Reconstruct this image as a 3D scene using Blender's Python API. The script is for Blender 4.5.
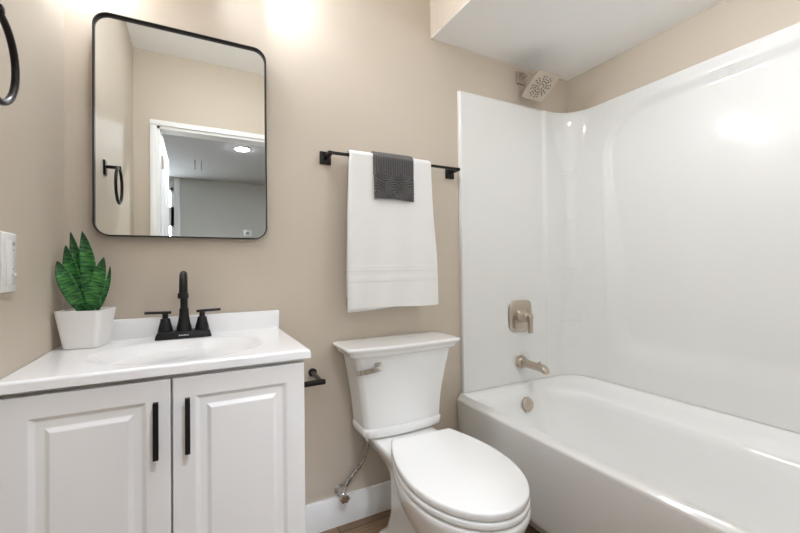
import bpy, bmesh, math, random
from mathutils import Vector, Matrix
random.seed(4)
PI = math.pi
S = bpy.context.scene
COL = S.collection
for o in list(bpy.data.objects):
    bpy.data.objects.remove(o)

# ------------------------------------------------------------------ camera
FPX, YAW, PITCH, ROLL, SHY = 387.8335, 0.48303, 0.0121046, -0.0116314, -4.0758
cam_d = bpy.data.cameras.new('camera'); cam = bpy.data.objects.new('camera', cam_d); COL.objects.link(cam)
w = Vector((math.sin(YAW) * math.cos(PITCH), math.cos(YAW) * math.cos(PITCH), math.sin(PITCH)))
rt0 = Vector((math.cos(YAW), -math.sin(YAW), 0)); up0 = rt0.cross(w)
rt = rt0 * math.cos(ROLL) + up0 * math.sin(ROLL); up = up0 * math.cos(ROLL) - rt0 * math.sin(ROLL)
M = Matrix((rt, up, -w)).transposed().to_4x4(); M.translation = Vector((0, -1.54327, 1.05))
cam.matrix_world = M
cam_d.sensor_fit = 'HORIZONTAL'; cam_d.sensor_width = 36; cam_d.lens = 36 * FPX / 800
cam_d.shift_y = SHY / 800
cam_d.clip_start = 0.01
S.camera = cam

# ------------------------------------------------------------------ world, exposure
wd = bpy.data.worlds.new('world'); S.world = wd; wd.use_nodes = True
wd.node_tree.nodes['Background'].inputs[0].default_value = (0.75, 0.85, 1, 1)
wd.node_tree.nodes['Background'].inputs[1].default_value = 0.6
vs = S.view_settings
S.display_settings.display_device = 'sRGB'
vs.view_transform = 'Standard'; vs.look = 'None'; vs.gamma = 1; vs.use_curve_mapping = False
vs.exposure = 0.54
try:
    S.cycles.diffuse_bounces = 8; S.cycles.max_bounces = 14; S.cycles.glossy_bounces = 6
    S.cycles.sample_clamp_indirect = 8; S.cycles.caustics_reflective = False
except Exception:
    pass
# strengths of the lamps, among them two added fills (each lamp's own light stays in its builder)
BULB, CEIL, HALL, DAY, SHOWER_FILL = 350.0, 16.0, 370.0, 10.0, 47.0

# ------------------------------------------------------------------ colours & materials
def lin(c):
    f = lambda v: (v / 255 / 12.92) if v / 255 <= 0.04045 else ((v / 255 + 0.055) / 1.055) ** 2.4
    return (f(c[0]), f(c[1]), f(c[2]), 1)

def mat(name, rgb, rough=0.5, metal=0.0, coat=0.0, bump=None, var=0.0, spec=0.5):
    m = bpy.data.materials.new(name); m.use_nodes = True
    nt = m.node_tree; b = nt.nodes['Principled BSDF']
    b.inputs['Base Color'].default_value = lin(rgb)
    b.inputs['Roughness'].default_value = rough; b.inputs['Metallic'].default_value = metal
    b.inputs['Coat Weight'].default_value = coat; b.inputs['Coat Roughness'].default_value = 0.05
    b.inputs['Specular IOR Level'].default_value = spec
    tc = nt.nodes.new('ShaderNodeTexCoord')
    if var:
        n = nt.nodes.new('ShaderNodeTexNoise'); n.inputs['Scale'].default_value = 6; n.inputs['Detail'].default_value = 4
        nt.links.new(tc.outputs['Object'], n.inputs['Vector'])
        r = nt.nodes.new('ShaderNodeMapRange'); r.inputs[3].default_value = 1 - var; r.inputs[4].default_value = 1 + var
        nt.links.new(n.outputs['Fac'], r.inputs[0])
        mx = nt.nodes.new('ShaderNodeVectorMath'); mx.operation = 'SCALE'; mx.inputs[0].default_value = lin(rgb)[:3]
        nt.links.new(r.outputs[0], mx.inputs['Scale']); nt.links.new(mx.outputs[0], b.inputs['Base Color'])
    if bump:
        n = nt.nodes.new('ShaderNodeTexNoise'); n.inputs['Scale'].default_value = bump[0]; n.inputs['Detail'].default_value = 3
        nt.links.new(tc.outputs['Object'], n.inputs['Vector'])
        bp = nt.nodes.new('ShaderNodeBump'); bp.inputs['Strength'].default_value = bump[1]; bp.inputs['Distance'].default_value = bump[2]
        nt.links.new(n.outputs['Fac'], bp.inputs['Height']); nt.links.new(bp.outputs[0], b.inputs['Normal'])
    return m

def emit(name, rgb, s):
    m = bpy.data.materials.new(name); m.use_nodes = True
    b = m.node_tree.nodes['Principled BSDF']
    b.inputs['Base Color'].default_value = lin(rgb)
    b.inputs['Emission Color'].default_value = lin(rgb); b.inputs['Emission Strength'].default_value = s
    return m

M_wall = mat('wall_paint', (196, 184.5, 168.5), 0.55, bump=(60, 0.12, 0.002), var=0.012, spec=0.35)
M_ceil = mat('ceiling_paint', (242, 242, 241), 0.7, bump=(70, 0.1, 0.002), spec=0.3)
M_trim = mat('trim_paint', (232, 232, 231), 0.35, bump=(12, 0.05, 0.002))
M_hall = mat('hall_paint', (200, 200, 194), 0.7, bump=(60, 0.1, 0.002))
M_hallceil = mat('hall_ceiling_paint', (206, 206, 206), 0.8, bump=(60, 0.1, 0.002))
M_acryl = mat('acrylic_white', (225, 225, 222), 0.075, bump=(3.0, 0.12, 0.004))
M_tub = mat('tub_enamel', (236, 236, 234), 0.12, bump=(2.5, 0.06, 0.003))
M_porc = mat('porcelain', (232, 232, 230), 0.08, coat=0.4, bump=(4, 0.03, 0.002))
M_plastic = mat('white_plastic', (232, 232, 230), 0.22, bump=(5, 0.03, 0.001))
M_counter = mat('cultured_marble', (240, 240, 240), 0.14, bump=(3, 0.04, 0.002), var=0.01)
M_cab = mat('cabinet_paint', (232, 231, 229), 0.38, bump=(25, 0.06, 0.001))
M_black = mat('matte_black', (22, 21, 21), 0.42, metal=0.35, bump=(80, 0.05, 0.0005))
M_blackb = mat('oil_rubbed_black', (30, 26, 24), 0.33, metal=0.6, bump=(80, 0.05, 0.0005))
M_gray = mat('stem_grey_black', (95, 88, 84), 0.45, metal=0.6, bump=(80, 0.05, 0.0005))
M_nickel = mat('brushed_nickel', (196, 184, 170), 0.3, metal=1.0, bump=(90, 0.08, 0.0005))
M_chrome = mat('chrome', (225, 225, 226), 0.07, metal=1.0, bump=(20, 0.02, 0.0005))
M_mirror = mat('mirror_glass', (236, 238, 234), 0.003, metal=1.0)
M_towel = mat('white_terry', (232, 231, 228), 0.95, bump=(420, 0.55, 0.003), spec=0.1)
M_cloth = mat('grey_terry', (104, 102, 101), 0.97, bump=(500, 0.5, 0.003), spec=0.1, var=0.06)
M_pot = mat('pot_ceramic', (236, 235, 233), 0.4, bump=(40, 0.12, 0.001))
M_soil = mat('soil', (52, 44, 36), 0.95, bump=(160, 0.9, 0.004), var=0.2)
M_mark = mat('grey_print', (150, 150, 150), 0.5, bump=(40, 0.02, 0.0005))
M_dark = mat('dark_hole', (40, 37, 35), 0.7, bump=(40, 0.02, 0.0005))
M_silver = mat('silver_print', (205, 205, 205), 0.3, metal=0.6, bump=(40, 0.02, 0.0005))
M_bulb = emit('lamp_glow_warm', (240, 245, 253), BULB)
M_ceillamp = emit('ceiling_lamp_glow', (236, 243, 255), CEIL)
M_halllamp = emit('hall_lamp_glow', (236, 243, 255), HALL)
M_showerfill = emit('shower_fill_glow', (244, 248, 255), SHOWER_FILL)
M_day = emit('daylight_pane', (235, 244, 255), DAY)

# wood plank floor
M_floor = bpy.data.materials.new('wood_planks'); M_floor.use_nodes = True
nt = M_floor.node_tree; b = nt.nodes['Principled BSDF']; b.inputs['Roughness'].default_value = 0.42
tc = nt.nodes.new('ShaderNodeTexCoord')
br = nt.nodes.new('ShaderNodeTexBrick'); br.inputs['Scale'].default_value = 1.0
br.inputs['Brick Width'].default_value = 1.2; br.inputs['Row Height'].default_value = 0.16; br.inputs['Mortar Size'].default_value = 0.002
br.inputs['Color1'].default_value = lin((136, 110, 84)); br.inputs['Color2'].default_value = lin((118, 94, 70)); br.inputs['Mortar'].default_value = lin((72, 56, 42))
nt.links.new(tc.outputs['Object'], br.inputs['Vector'])
mp = nt.nodes.new('ShaderNodeMapping'); mp.inputs['Scale'].default_value = (3, 40, 3)
nt.links.new(tc.outputs['Object'], mp.inputs['Vector'])
nz = nt.nodes.new('ShaderNodeTexNoise'); nz.inputs['Scale'].default_value = 1.5; nz.inputs['Detail'].default_value = 6; nz.inputs['Distortion'].default_value = 1.2
nt.links.new(mp.outputs[0], nz.inputs['Vector'])
rr = nt.nodes.new('ShaderNodeMapRange'); rr.inputs[1].default_value = 0.3; rr.inputs[2].default_value = 0.7; rr.inputs[3].default_value = 0.72; rr.inputs[4].default_value = 1.18
nt.links.new(nz.outputs['Fac'], rr.inputs[0])
sc_ = nt.nodes.new('ShaderNodeVectorMath'); sc_.operation = 'SCALE'
nt.links.new(br.outputs['Color'], sc_.inputs[0]); nt.links.new(rr.outputs[0], sc_.inputs['Scale']); nt.links.new(sc_.outputs[0], b.inputs['Base Color'])

# banded snake plant leaf: bands run across the leaf (UV v runs along it)
M_leaf = bpy.data.materials.new('snake_plant_leaf'); M_leaf.use_nodes = True
nt = M_leaf.node_tree; b = nt.nodes['Principled BSDF']; b.inputs['Roughness'].default_value = 0.38
uvn = nt.nodes.new('ShaderNodeUVMap'); uvn.uv_map = 'UVMap'
mp = nt.nodes.new('ShaderNodeMapping'); mp.inputs['Scale'].default_value = (1.1, 34, 1)
nt.links.new(uvn.outputs[0], mp.inputs['Vector'])
nz = nt.nodes.new('ShaderNodeTexNoise'); nz.inputs['Scale'].default_value = 1.0; nz.inputs['Detail'].default_value = 3; nz.inputs['Distortion'].default_value = 0.5
nt.links.new(mp.outputs[0], nz.inputs['Vector'])
cr = nt.nodes.new('ShaderNodeValToRGB')
cr.color_ramp.elements[0].position = 0.38; cr.color_ramp.elements[0].color = lin((22, 64, 36))
cr.color_ramp.elements[1].position = 0.64; cr.color_ramp.elements[1].color = lin((84, 150, 70))
e = cr.color_ramp.elements.new(0.5); e.color = lin((44, 110, 52))
sx_ = nt.nodes.new('ShaderNodeSeparateXYZ'); nt.links.new(uvn.outputs[0], sx_.inputs[0])
tipr = nt.nodes.new('ShaderNodeMapRange'); tipr.inputs[1].default_value = 0.72; tipr.inputs[2].default_value = 1.0; nt.links.new(sx_.outputs['Y'], tipr.inputs[0])
mxl = nt.nodes.new('ShaderNodeMix'); mxl.data_type = 'RGBA'; mxl.inputs['B'].default_value = lin((26, 58, 36))
nt.links.new(tipr.outputs[0], mxl.inputs['Factor']); nt.links.new(nz.outputs['Fac'], cr.inputs[0]); nt.links.new(cr.outputs[0], mxl.inputs['A']); nt.links.new(mxl.outputs['Result'], b.inputs['Base Color'])

# ------------------------------------------------------------------ mesh helpers
def finish(bm, angle=35):
    bmesh.ops.remove_doubles(bm, verts=bm.verts, dist=1e-6)
    bmesh.ops.recalc_face_normals(bm, faces=bm.faces)
    a = math.radians(angle)
    for f in bm.faces: f.smooth = True
    for e in bm.edges:
        e.smooth = not (len(e.link_faces) == 2 and e.calc_face_angle(0) > a)

def obj(name, bm, m, parent=None, loc=None, angle=35, recalc=True):
    """link one bmesh (in world coordinates) as one object; origin at loc or at its parent's origin"""
    if recalc: finish(bm, angle)
    else:
        for f in bm.faces: f.smooth = True
    me = bpy.data.meshes.new(name); o = bpy.data.objects.new(name, me); COL.objects.link(o)
    if parent is not None:
        p = parent; off = Vector((0, 0, 0))
        while p is not None: off += p.location; p = p.parent
        bmesh.ops.translate(bm, verts=bm.verts, vec=-off); o.parent = parent
    else:
        if loc is None:
            xs = [v.co for v in bm.verts]
            loc = ((min(v.x for v in xs) + max(v.x for v in xs)) / 2, (min(v.y for v in xs) + max(v.y for v in xs)) / 2, min(v.z for v in xs))
        bmesh.ops.translate(bm, verts=bm.verts, vec=-Vector(loc)); o.location = loc
    bm.to_mesh(me); bm.free(); me.materials.append(m)
    return o

def tag(o, label, cat, group=None):
    o['label'] = label; o['category'] = cat
    if group: o['group'] = group
    return o

def thing(name, loc, label, cat, group=None):
    o = bpy.data.objects.new(name, None); COL.objects.link(o); o.location = loc; o.empty_display_size = 0.05
    return tag(o, label, cat, group)

def struct(name, bm, m, parent=None, angle=35):
    o = obj(name, bm, m, parent, angle=angle)
    if parent is None: o['kind'] = 'structure'
    return o

def B(): return bmesh.new()

def add_box(bm, lo, hi, bev=0.0, seg=2):
    r = bmesh.ops.create_cube(bm, size=1)
    vs = r['verts']
    for v in vs:
        v.co = Vector((lo[i] + (v.co[i] + 0.5) * (hi[i] - lo[i]) for i in range(3)))
    if bev:
        es = list({e for v in vs for e in v.link_edges})
        bmesh.ops.bevel(bm, geom=es, offset=bev, segments=seg, profile=0.5, affect='EDGES')
    return bm

def box(lo, hi, bev=0.0, seg=2): return add_box(B(), lo, hi, bev, seg)

def add_loft(bm, rings, cap0=True, cap1=True, closed=True):
    rows = [[bm.verts.new(p) for p in r] for r in rings]
    n = len(rows[0])
    for a, c in zip(rows, rows[1:]):
        for i in range(n if closed else n - 1):
            j = (i + 1) % n
            bm.faces.new((a[i], a[j], c[j], c[i]))
    if cap0: bm.faces.new(rows[0][::-1])
    if cap1: bm.faces.new(rows[-1])
    return bm

def add_grid(bm, rows, uv=None):
    vr = [[bm.verts.new(p) for p in r] for r in rows]
    lay = bm.loops.layers.uv.new('UVMap') if uv else None
    for i in range(len(vr) - 1):
        for j in range(len(vr[0]) - 1):
            f = bm.faces.new((vr[i][j], vr[i][j + 1], vr[i + 1][j + 1], vr[i + 1][j]))
            if lay:
                for l, (a, c) in zip(f.loops, ((i, j), (i, j + 1), (i + 1, j + 1), (i + 1, j))):
                    l[lay].uv = uv[a][c]
    return vr

def add_tube(bm, pts, rad, n=16, cap=True):
    pts = [Vector(p) for p in pts]; N = len(pts)
    rs = rad if isinstance(rad, (list, tuple)) else [rad] * N
    tan = []
    for i in range(N):
        a = (pts[i] - pts[i - 1]).normalized() if i else None
        c = (pts[i + 1] - pts[i]).normalized() if i < N - 1 else None
        tan.append(((a or c) + (c or a)).normalized())
    t = tan[0]; u = t.orthogonal().normalized(); rings = []
    for i in range(N):
        u = (u - tan[i] * u.dot(tan[i])).normalized(); v = tan[i].cross(u)
        rings.append([pts[i] + (u * math.cos(2 * PI * k / n) + v * math.sin(2 * PI * k / n)) * rs[i] for k in range(n)])
    return add_loft(bm, rings, cap, cap)

def add_lathe(bm, origin, axis, prof, n=32):
    """prof: list of (distance along the axis, radius)"""
    a = Vector(axis).normalized(); u = a.orthogonal().normalized(); v = a.cross(u); o = Vector(origin)
    rings = [[o + a * h + (u * math.cos(2 * PI * k / n) + v * math.sin(2 * PI * k / n)) * max(r, 1e-5) for k in range(n)] for h, r in prof]
    return add_loft(bm, rings)

def rrect(x0, x1, y0, y1, r, z, n=8):
    """rounded rectangle, counter-clockwise, fixed vertex count"""
    r = max(1e-4, min(r, (x1 - x0) / 2 - 1e-4, (y1 - y0) / 2 - 1e-4))
    out = []
    for cx, cy, a0 in ((x1 - r, y1 - r, 0), (x0 + r, y1 - r, 90), (x0 + r, y0 + r, 180), (x1 - r, y0 + r, 270)):
        for k in range(n + 1):
            a = math.radians(a0 + 90 * k / n); out.append(Vector((cx + r * math.cos(a), cy + r * math.sin(a), z)))
    return out

def smooth01(a, c, x):
    t = max(0.0, min(1.0, (x - a) / (c - a))); return t * t * (3 - 2 * t)

def interp(tab, x):
    if x <= tab[0][0]: return tab[0][1]
    for (a, p), (c, q) in zip(tab, tab[1:]):
        if x <= c: return p + (q - p) * (x - a) / (c - a)
    return tab[-1][1]

def bez(p0, p1, p2, p3, n=12):
    p0, p1, p2, p3 = map(Vector, (p0, p1, p2, p3)); out = []
    for k in range(n + 1):
        t = k / n; s = 1 - t
        out.append(p0 * s ** 3 + p1 * 3 * s * s * t + p2 * 3 * s * t * t + p3 * t ** 3)
    return out

# ------------------------------------------------------------------ the setting
XL, XR, YF, ZC, ZS = -0.362, 1.929, -1.524, 2.506, 2.13
XS = 0.987                              # face of the dropped soffit above the tub
DX0, DX1, DZ = -0.232, 0.54, 2.015       # the doorway behind the camera
HY, HX0, HX1 = -5.55, -1.6, 2.6          # the room beyond the doorway
struct('floor', box((HX0 - 0.1, HY - 0.1, -0.1), (HX1 + 0.1, 0.1, 0)), M_floor)
struct('wall_back', box((XL - 0.1, 0, 0), (XR + 0.1, 0.1, ZC + 0.1)), M_wall)
struct('wall_left', box((XL - 0.1, YF, 0), (XL, 0, ZC + 0.1)), M_wall)
struct('wall_right', box((XR, YF, 0), (XR + 0.1, 0, ZC + 0.1)), M_wall)
bm = B(); T = 0.11
add_box(bm, (XL - 0.1, YF - T, 0), (DX0, YF, ZC + 0.1)); add_box(bm, (DX1, YF - T, 0), (XR + 0.1, YF, ZC + 0.1))
add_box(bm, (DX0, YF - T, DZ), (DX1, YF, ZC + 0.1))
struct('wall_front', bm, M_wall)
struct('ceiling', box((XL - 0.1, YF, ZC), (XR + 0.1, 0, ZC + 0.1)), M_ceil)
# dropped soffit over the tub: painted face towards the room, white underside
sf = struct('soffit', box((XS, YF, ZS + 0.004), (XR, 0, ZC)), M_wall)
struct('underside', box((XS + 0.001, YF, ZS), (XR, 0, ZS + 0.004)), M_ceil, sf)

def baseboard(name, a, c, n, h=0.116, t=0.014):
    """a, c: wall points; n: direction into the room"""
    a, c, n = Vector((*a, 0)), Vector((*c, 0)), Vector((*n, 0)); bm = B()
    prof = [(0, 0), (t, 0), (t, h - 0.006), (t - 0.004, h), (0, h)]
    add_loft(bm, [[p + n * d + Vector((0, 0, z)) for d, z in prof] for p in (a, c)])
    return struct(name, bm, M_trim)
baseboard('baseboard_back', (0.285, -0.001), (1.10, -0.001), (0, -1))
baseboard('baseboard_front', (0.63, YF + 0.001), (1.08, YF + 0.001), (0, 1))
# door casing seen in the mirror, jambs and the open leaf
bm = B()
for yy, s in ((YF, 1), (YF - T, -1)):
    y0, y1 = sorted((yy, yy + s * 0.016))
    for x0, x1 in ((DX0 - 0.038, DX0 + 0.002), (DX1 - 0.002, DX1 + 0.038)): add_box(bm, (x0, y0, 0), (x1, y1, DZ - 0.002), 0.003)
    add_box(bm, (DX0 - 0.038, y0, DZ - 0.0019), (DX1 + 0.038, y1, DZ + 0.034), 0.003)
struct('trim_1', bm, M_trim)
bm = B()
add_box(bm, (DX0, YF - T, 0), (DX0 + 0.018, YF, DZ)); add_box(bm, (DX1 - 0.018, YF - T, 0), (DX1, YF, DZ)); add_box(bm, (DX0, YF - T, DZ - 0.018), (DX1, YF, DZ))
struct('trim_2', bm, M_trim)
bm = B(); y1, y0 = YF - T - 0.03, YF - T - 0.76
add_box(bm, (DX0 - 0.012, y0, 0.01), (DX0 + 0.023, y1, DZ - 0.02), 0.002)
for z0, z1 in ((0.2, 0.95), (1.1, 1.86)):
    add_box(bm, (DX0 + 0.02, y0 + 0.13, z0), (DX0 + 0.027, y1 - 0.13, z1), 0.003)
door = struct('door_1', bm, M_trim)
bm = B()
for s in (-1, 1):
    x = DX0 + 0.0055 + s * 0.0175
    add_lathe(bm, (x, y0 + 0.06, 0.95), (s, 0, 0), [(0, 0.03), (0.006, 0.03), (0.01, 0.012), (0.04, 0.011), (0.044, 0.022), (0.058, 0.026), (0.07, 0.02), (0.072, 0)], 20)
obj('door_handle', bm, M_black, door)
for z in (0.25, 1.0, 1.8):
    obj('hinge', add_tube(B(), ((DX0 + 0.024, y1 + 0.012, z - 0.045), (DX0 + 0.024, y1 + 0.012, z + 0.045)), 0.007, 10), M_nickel, door)
# the grey room beyond the doorway
HB = YF - T
bm = B(); add_box(bm, (HX0 - 0.1, HY, 0), (HX0, HB, ZC)); struct('wall_hall_left', bm, M_hall)
bm = B(); add_box(bm, (HX1, HY, 0), (HX1 + 0.1, HB, ZC)); struct('wall_hall_right', bm, M_hall)
struct('wall_hall_near', (lambda q: (add_box(q, (HX0 - 0.1, HB, 0), (XL - 0.101, HB + 0.1, ZC)), add_box(q, (XR + 0.101, HB, 0), (HX1 + 0.1, HB + 0.1, ZC)), q)[-1])(B()), M_hall)
WX0, WX1, WZ0, WZ1 = -1.05, -0.31, 1.0, 2.34
bm = B()
add_box(bm, (HX0 - 0.1, HY - 0.1, 0), (WX0, HY, ZC)); add_box(bm, (WX1, HY - 0.1, 0), (HX1 + 0.1, HY, ZC))
add_box(bm, (WX0, HY - 0.1, 0), (WX1, HY, WZ0)); add_box(bm, (WX0, HY - 0.1, WZ1), (WX1, HY, ZC))
struct('wall_hall_far', bm, M_hall)
struct('ceiling_hall', box((HX0 - 0.1, HY - 0.1, ZC), (HX1 + 0.1, YF - T, ZC + 0.1)), M_hallceil)
bm = B(); f = 0.045
add_box(bm, (WX0, HY - 0.08, WZ0), (WX0 + f, HY - 0.01, WZ1)); add_box(bm, (WX1 - f, HY - 0.08, WZ0), (WX1, HY - 0.01, WZ1))
add_box(bm, (WX0, HY - 0.08, WZ0), (WX1, HY - 0.01, WZ0 + f)); add_box(bm, (WX0, HY - 0.08, WZ1 - f), (WX1, HY - 0.01, WZ1))
add_box(bm, (WX0, HY - 0.08, 1.74), (WX1, HY - 0.01, 2.04))
win = struct('window_1', bm, M_trim)
obj('pane', box((WX0 + f, HY - 0.075, WZ0 + f), (WX1 - f, HY - 0.065, WZ1 - f)), M_day, win)
struct('trim_3', box((WX1, HY, 0), (-0.225, HY + 0.02, ZC - 0.005), 0.003), M_trim)

# ------------------------------------------------------------------ tub surround (glossy moulded panels)
YB = -0.022; XF = 1.905
sur = thing('tub_surround', (1.9, -0.76, 0.441), 'glossy white moulded wall surround rising above the bathtub', 'surround')
Z0, Z1 = 0.4386, 1.908
def Rc(z): return 0.045 + 0.11 * smooth01(1.5, 1.87, z) + 0.10 * smooth01(0.95, 0.46, z)
def zlist(extra=()):
    zs = [Z0 + (Z1 - Z0) * k / 90 for k in range(91)] + list(extra)
    return sorted(set(round(z, 5) for z in zs))
def edge_in(z):        # rounded lip at the top and bottom of each panel
    d = min(z - Z0, Z1 - z); r = 0.006 if Z1 - z < 0.1 else 0.002
    return 0 if d >= r else r - math.sqrt(max(0, r * r - (r - d) ** 2))
def panel(name, fn, ss, zs, back):
    """fn(s,z) -> front point; back(s,z) -> point on the wall: closes the panel to a solid"""
    bm = B(); F = add_grid(bm, [[fn(s, z) for s in ss] for z in zs])
    Bk = add_grid(bm, [[back(s, z) for s in ss] for z in (zs[0], zs[-1])])
    n = len(ss)
    for k, row in ((0, F[0]), (1, F[-1])):
        for j in range(n - 1): bm.faces.new((row[j], row[j + 1], Bk[k][j + 1], Bk[k][j]))
    for j in (0, n - 1):
        bm.faces.new([r[j] for r in F] + [Bk[1][j], Bk[0][j]])
    return obj(name, bm, M_acryl, sur, angle=50)
XE0, XE1 = 1.136, 1.716
def end_front(s, z):
    y = YB + edge_in(z) - 0.010 * smooth01(1.685, XE1, s) + 0.008 * smooth01(0.8, 0.5, z) * smooth01(1.2, 1.6, s) * 0
    d = s - XE0
    if d < 0.008: y += 0.008 - math.sqrt(max(0, 0.008 ** 2 - (0.008 - d) ** 2))
    return Vector((s, min(y, -0.0025), z))
ss = [XE0 + 0.008 * (1 - math.cos(k / 6 * PI / 2)) for k in range(7)] + [XE0 + 0.02 + (1.66 - XE0 - 0.02) * k / 12 for k in range(13)] + [1.665 + (XE1 - 1.665) * k / 12 for k in range(13)]
panel('end_panel', end_front, ss, zlist([Z0 + 0.001, Z0 + 0.003, Z1 - 0.001, Z1 - 0.003]), lambda s, z: Vector((s, -0.0015, z)))
# corner panel: back wall from the seam round a cove to the long wall
YC = -0.235; LED = (0.743, 1.034, 1.303, 1.575)
def corner_pt(t, z):
    """t in 0..1: straight, arc (0.3..0.7), straight"""
    R = Rc(z); i = edge_in(z); xf, yb = XF + i, YB - 0.0095 + i
    yb = min(yb, -0.003); xf = min(xf, XR - 0.003)
    if t <= 0.3: p = Vector((XE1 + 0.0005 + (xf - R - XE1 - 0.0012) * t / 0.3, yb, z))
    elif t <= 0.7:
        a = (t - 0.3) / 0.4 * PI / 2; p = Vector((xf - R + R * math.sin(a), yb - R + R * math.cos(a), z))
    else: p = Vector((xf, yb - R + (YC - yb + R) * (t - 0.7) / 0.3, z))
    for l in LED:                       # slim moulded ledges in the corner
        q = abs(z - l)
        if q < 0.0045 and 0.2 < t < 0.66:
            k = 0.0028 * smooth01(0.2, 0.3, t) * smooth01(0.66, 0.6, t); p += Vector((-k, -k, 0)) * 0.7
    return p
ts = [0.05 * k for k in range(6)] + [0.27] + [0.3 + 0.4 * k / 24 for k in range(25)] + [0.74, 0.82, 0.9, 1.0]
def cback(t, z):
    p = corner_pt(t, z)
    return Vector((p.x, -0.0015, z)) if t <= 0.5 else Vector((XR - 0.0015, p.y, z))
def corner_back(t, z):
    if t <= 0.5: return Vector((XE1 + 0.0005 + (XR - 0.0015 - XE1) * t / 0.5, -0.0015, z))
    return Vector((XR - 0.0015, -0.0015 + (YC + 0.0015) * (t - 0.5) / 0.5, z))
panel('corner_panel', corner_pt, ts, zlist([Z0 + 0.001, Z0 + 0.003, Z1 - 0.001, Z1 - 0.003] + [l + d for l in LED for d in (-0.0046, -0.003, 0, 0.003, 0.0046)]), corner_back)
# long panel with a broad recessed bay
YL1, YL0 = YC - 0.0004, -1.285
def bay(y, z):
    cy, cz, hy, hz, r = -0.76, 1.205, 0.525, 0.645, 0.20
    r = 0.24 if z > cz else 0.17
    qx, qz = abs(y - cy) - hy + r, abs(z - cz) - hz + r
    d = math.hypot(max(qx, 0), max(qz, 0)) + min(max(qx, qz), 0) - r
    return smooth01(0.0, -(0.034 + 0.085 * smooth01(cz + 0.45, cz - 0.4, z)), d)
def long_front(s, z):
    x = XF + edge_in(z) + 0.019 * bay(s, z)
    return Vector((min(x, XR - 0.003), s, z))
ys = [YL1 + (YL0 - YL1) * k / 110 for k in range(111)]
panel('long_panel', long_front, ys, zlist([Z0 + 0.001, Z0 + 0.003, Z1 - 0.001, Z1 - 0.003]), lambda s, z: Vector((XR - 0.0015, s, z)))
# far end (camera side) cove and panel
bm = B(); R = 0.06; pl = [Vector((XF, YL0 - 0.0006, 0))]
pl += [Vector((XF - R + R * math.cos(a), YF + 0.022 + R - R * math.sin(a), 0)) for a in [k / 12 * PI / 2 for k in range(13)]]
pl += [Vector((XE0, YF + 0.022, 0)), Vector((XE0, YF + 0.002, 0)), Vector((XR - 0.002, YF + 0.002, 0)), Vector((XR - 0.002, YL0 - 0.0006, 0))]
add_loft(bm, [[p + Vector((0, 0, z)) for p in pl] for z in (Z0, Z1)])
obj('end_panel', bm, M_acryl, sur, angle=40)

# ------------------------------------------------------------------ bathtub
tub = thing('bathtub', (1.55, -0.76, 0), 'white alcove bathtub with smooth sloping apron beside the toilet', 'bathtub')
bm = B(); XI, YE, YI = 1.926, -0.003, YF + 0.003
def tring(x0, x1, y0, y1, r, z, n=10): return rrect(x0, x1, y0, y1, r, z, n)
R0 = [tring(1.192, XI, YI, YE, 0.004, 0), tring(1.190, XI, YI, YE, 0.004, 0.05), tring(1.182, XI, YI, YE, 0.004, 0.058), tring(1.128, XI, YI, YE, 0.004, 0.072), tring(1.121, XI, YI, YE, 0.004, 0.082), tring(1.119, XI, YI, YE, 0.004, 0.1), tring(1.110, XI, YI, YE, 0.004, 0.34),
      tring(1.106, XI, YI, YE, 0.004, 0.402), tring(1.107, XI, YI, YE, 0.004, 0.409), tring(1.110, XI, YI, YE, 0.005, 0.4145), tring(1.116, XI, YI, YE, 0.005, 0.4178)]
def lift(ring, f):
    for p in ring: p.z = f(p)
    return ring
def flange(p):
    Rb = 0.145; cx, cy = XF - Rb, YB - 0.0095 - Rb
    k = smooth01(Rb - 0.05, Rb - 0.006, math.hypot(p.x - cx, p.y - cy)) if p.x > cx and p.y > cy else 0
    return 0.418 + 0.0195 * max(k, smooth01(1.85, 1.90, p.x), smooth01(-0.075, -0.03, p.y) * smooth01(1.1, 1.13, p.x), smooth01(-1.45, -1.495, p.y) * smooth01(1.1, 1.13, p.x))
for x0, x1, y0, y1, r in ((1.126, 1.922, -1.518, -0.006, 0.006), (1.13, 1.905, -1.50, -0.022, 0.02), (1.134, 1.89, -1.49, -0.032, 0.04), (1.138, 1.87, -1.475, -0.043, 0.06), (1.142, 1.85, -1.46, -0.054, 0.08)):
    R0.append(lift(tring(x0, x1, y0, y1, r, 0), flange))
R0 += [tring(1.15, 1.832, -1.455, -0.062, 0.10, 0.417), tring(1.157, 1.818, -1.45, -0.07, 0.11, 0.4125), tring(1.163, 1.80, -1.445, -0.076, 0.12, 0.4085),
       tring(1.168, 1.755, -1.44, -0.082, 0.14, 0.402), tring(1.172, 1.742, -1.435, -0.087, 0.145, 0.397), tring(1.176, 1.733, -1.43, -0.092, 0.15, 0.388),
       tring(1.182, 1.724, -1.42, -0.099, 0.15, 0.36), tring(1.20, 1.705, -1.38, -0.118, 0.15, 0.24), tring(1.215, 1.69, -1.33, -0.135, 0.15, 0.14),
       tring(1.235, 1.67, -1.28, -0.155, 0.14, 0.09), tring(1.265, 1.64, -1.24, -0.185, 0.12, 0.066), tring(1.30, 1.60, -1.2, -0.22, 0.1, 0.058)]
add_loft(bm, R0)
obj('shell', bm, M_tub, tub, angle=60)
def tub_end_y(z): return interp([(0.14, -0.135), (0.24, -0.118), (0.36, -0.099)], z)
zc = 0.352; yc = tub_end_y(zc); ax = Vector((0, -1, 0.15)).normalized()
bm = B(); add_lathe(bm, Vector((1.468, yc + 0.006, zc)), ax, [(0, 0.034), (0.008, 0.0345), (0.017, 0.0345), (0.0195, 0.032), (0.02, 0.026), (0.0188, 0.024), (0.0188, 0)], 36)
oc = obj('overflow_cover', bm, M_nickel, tub); oc['label'] = 'round nickel overflow cover'
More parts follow.
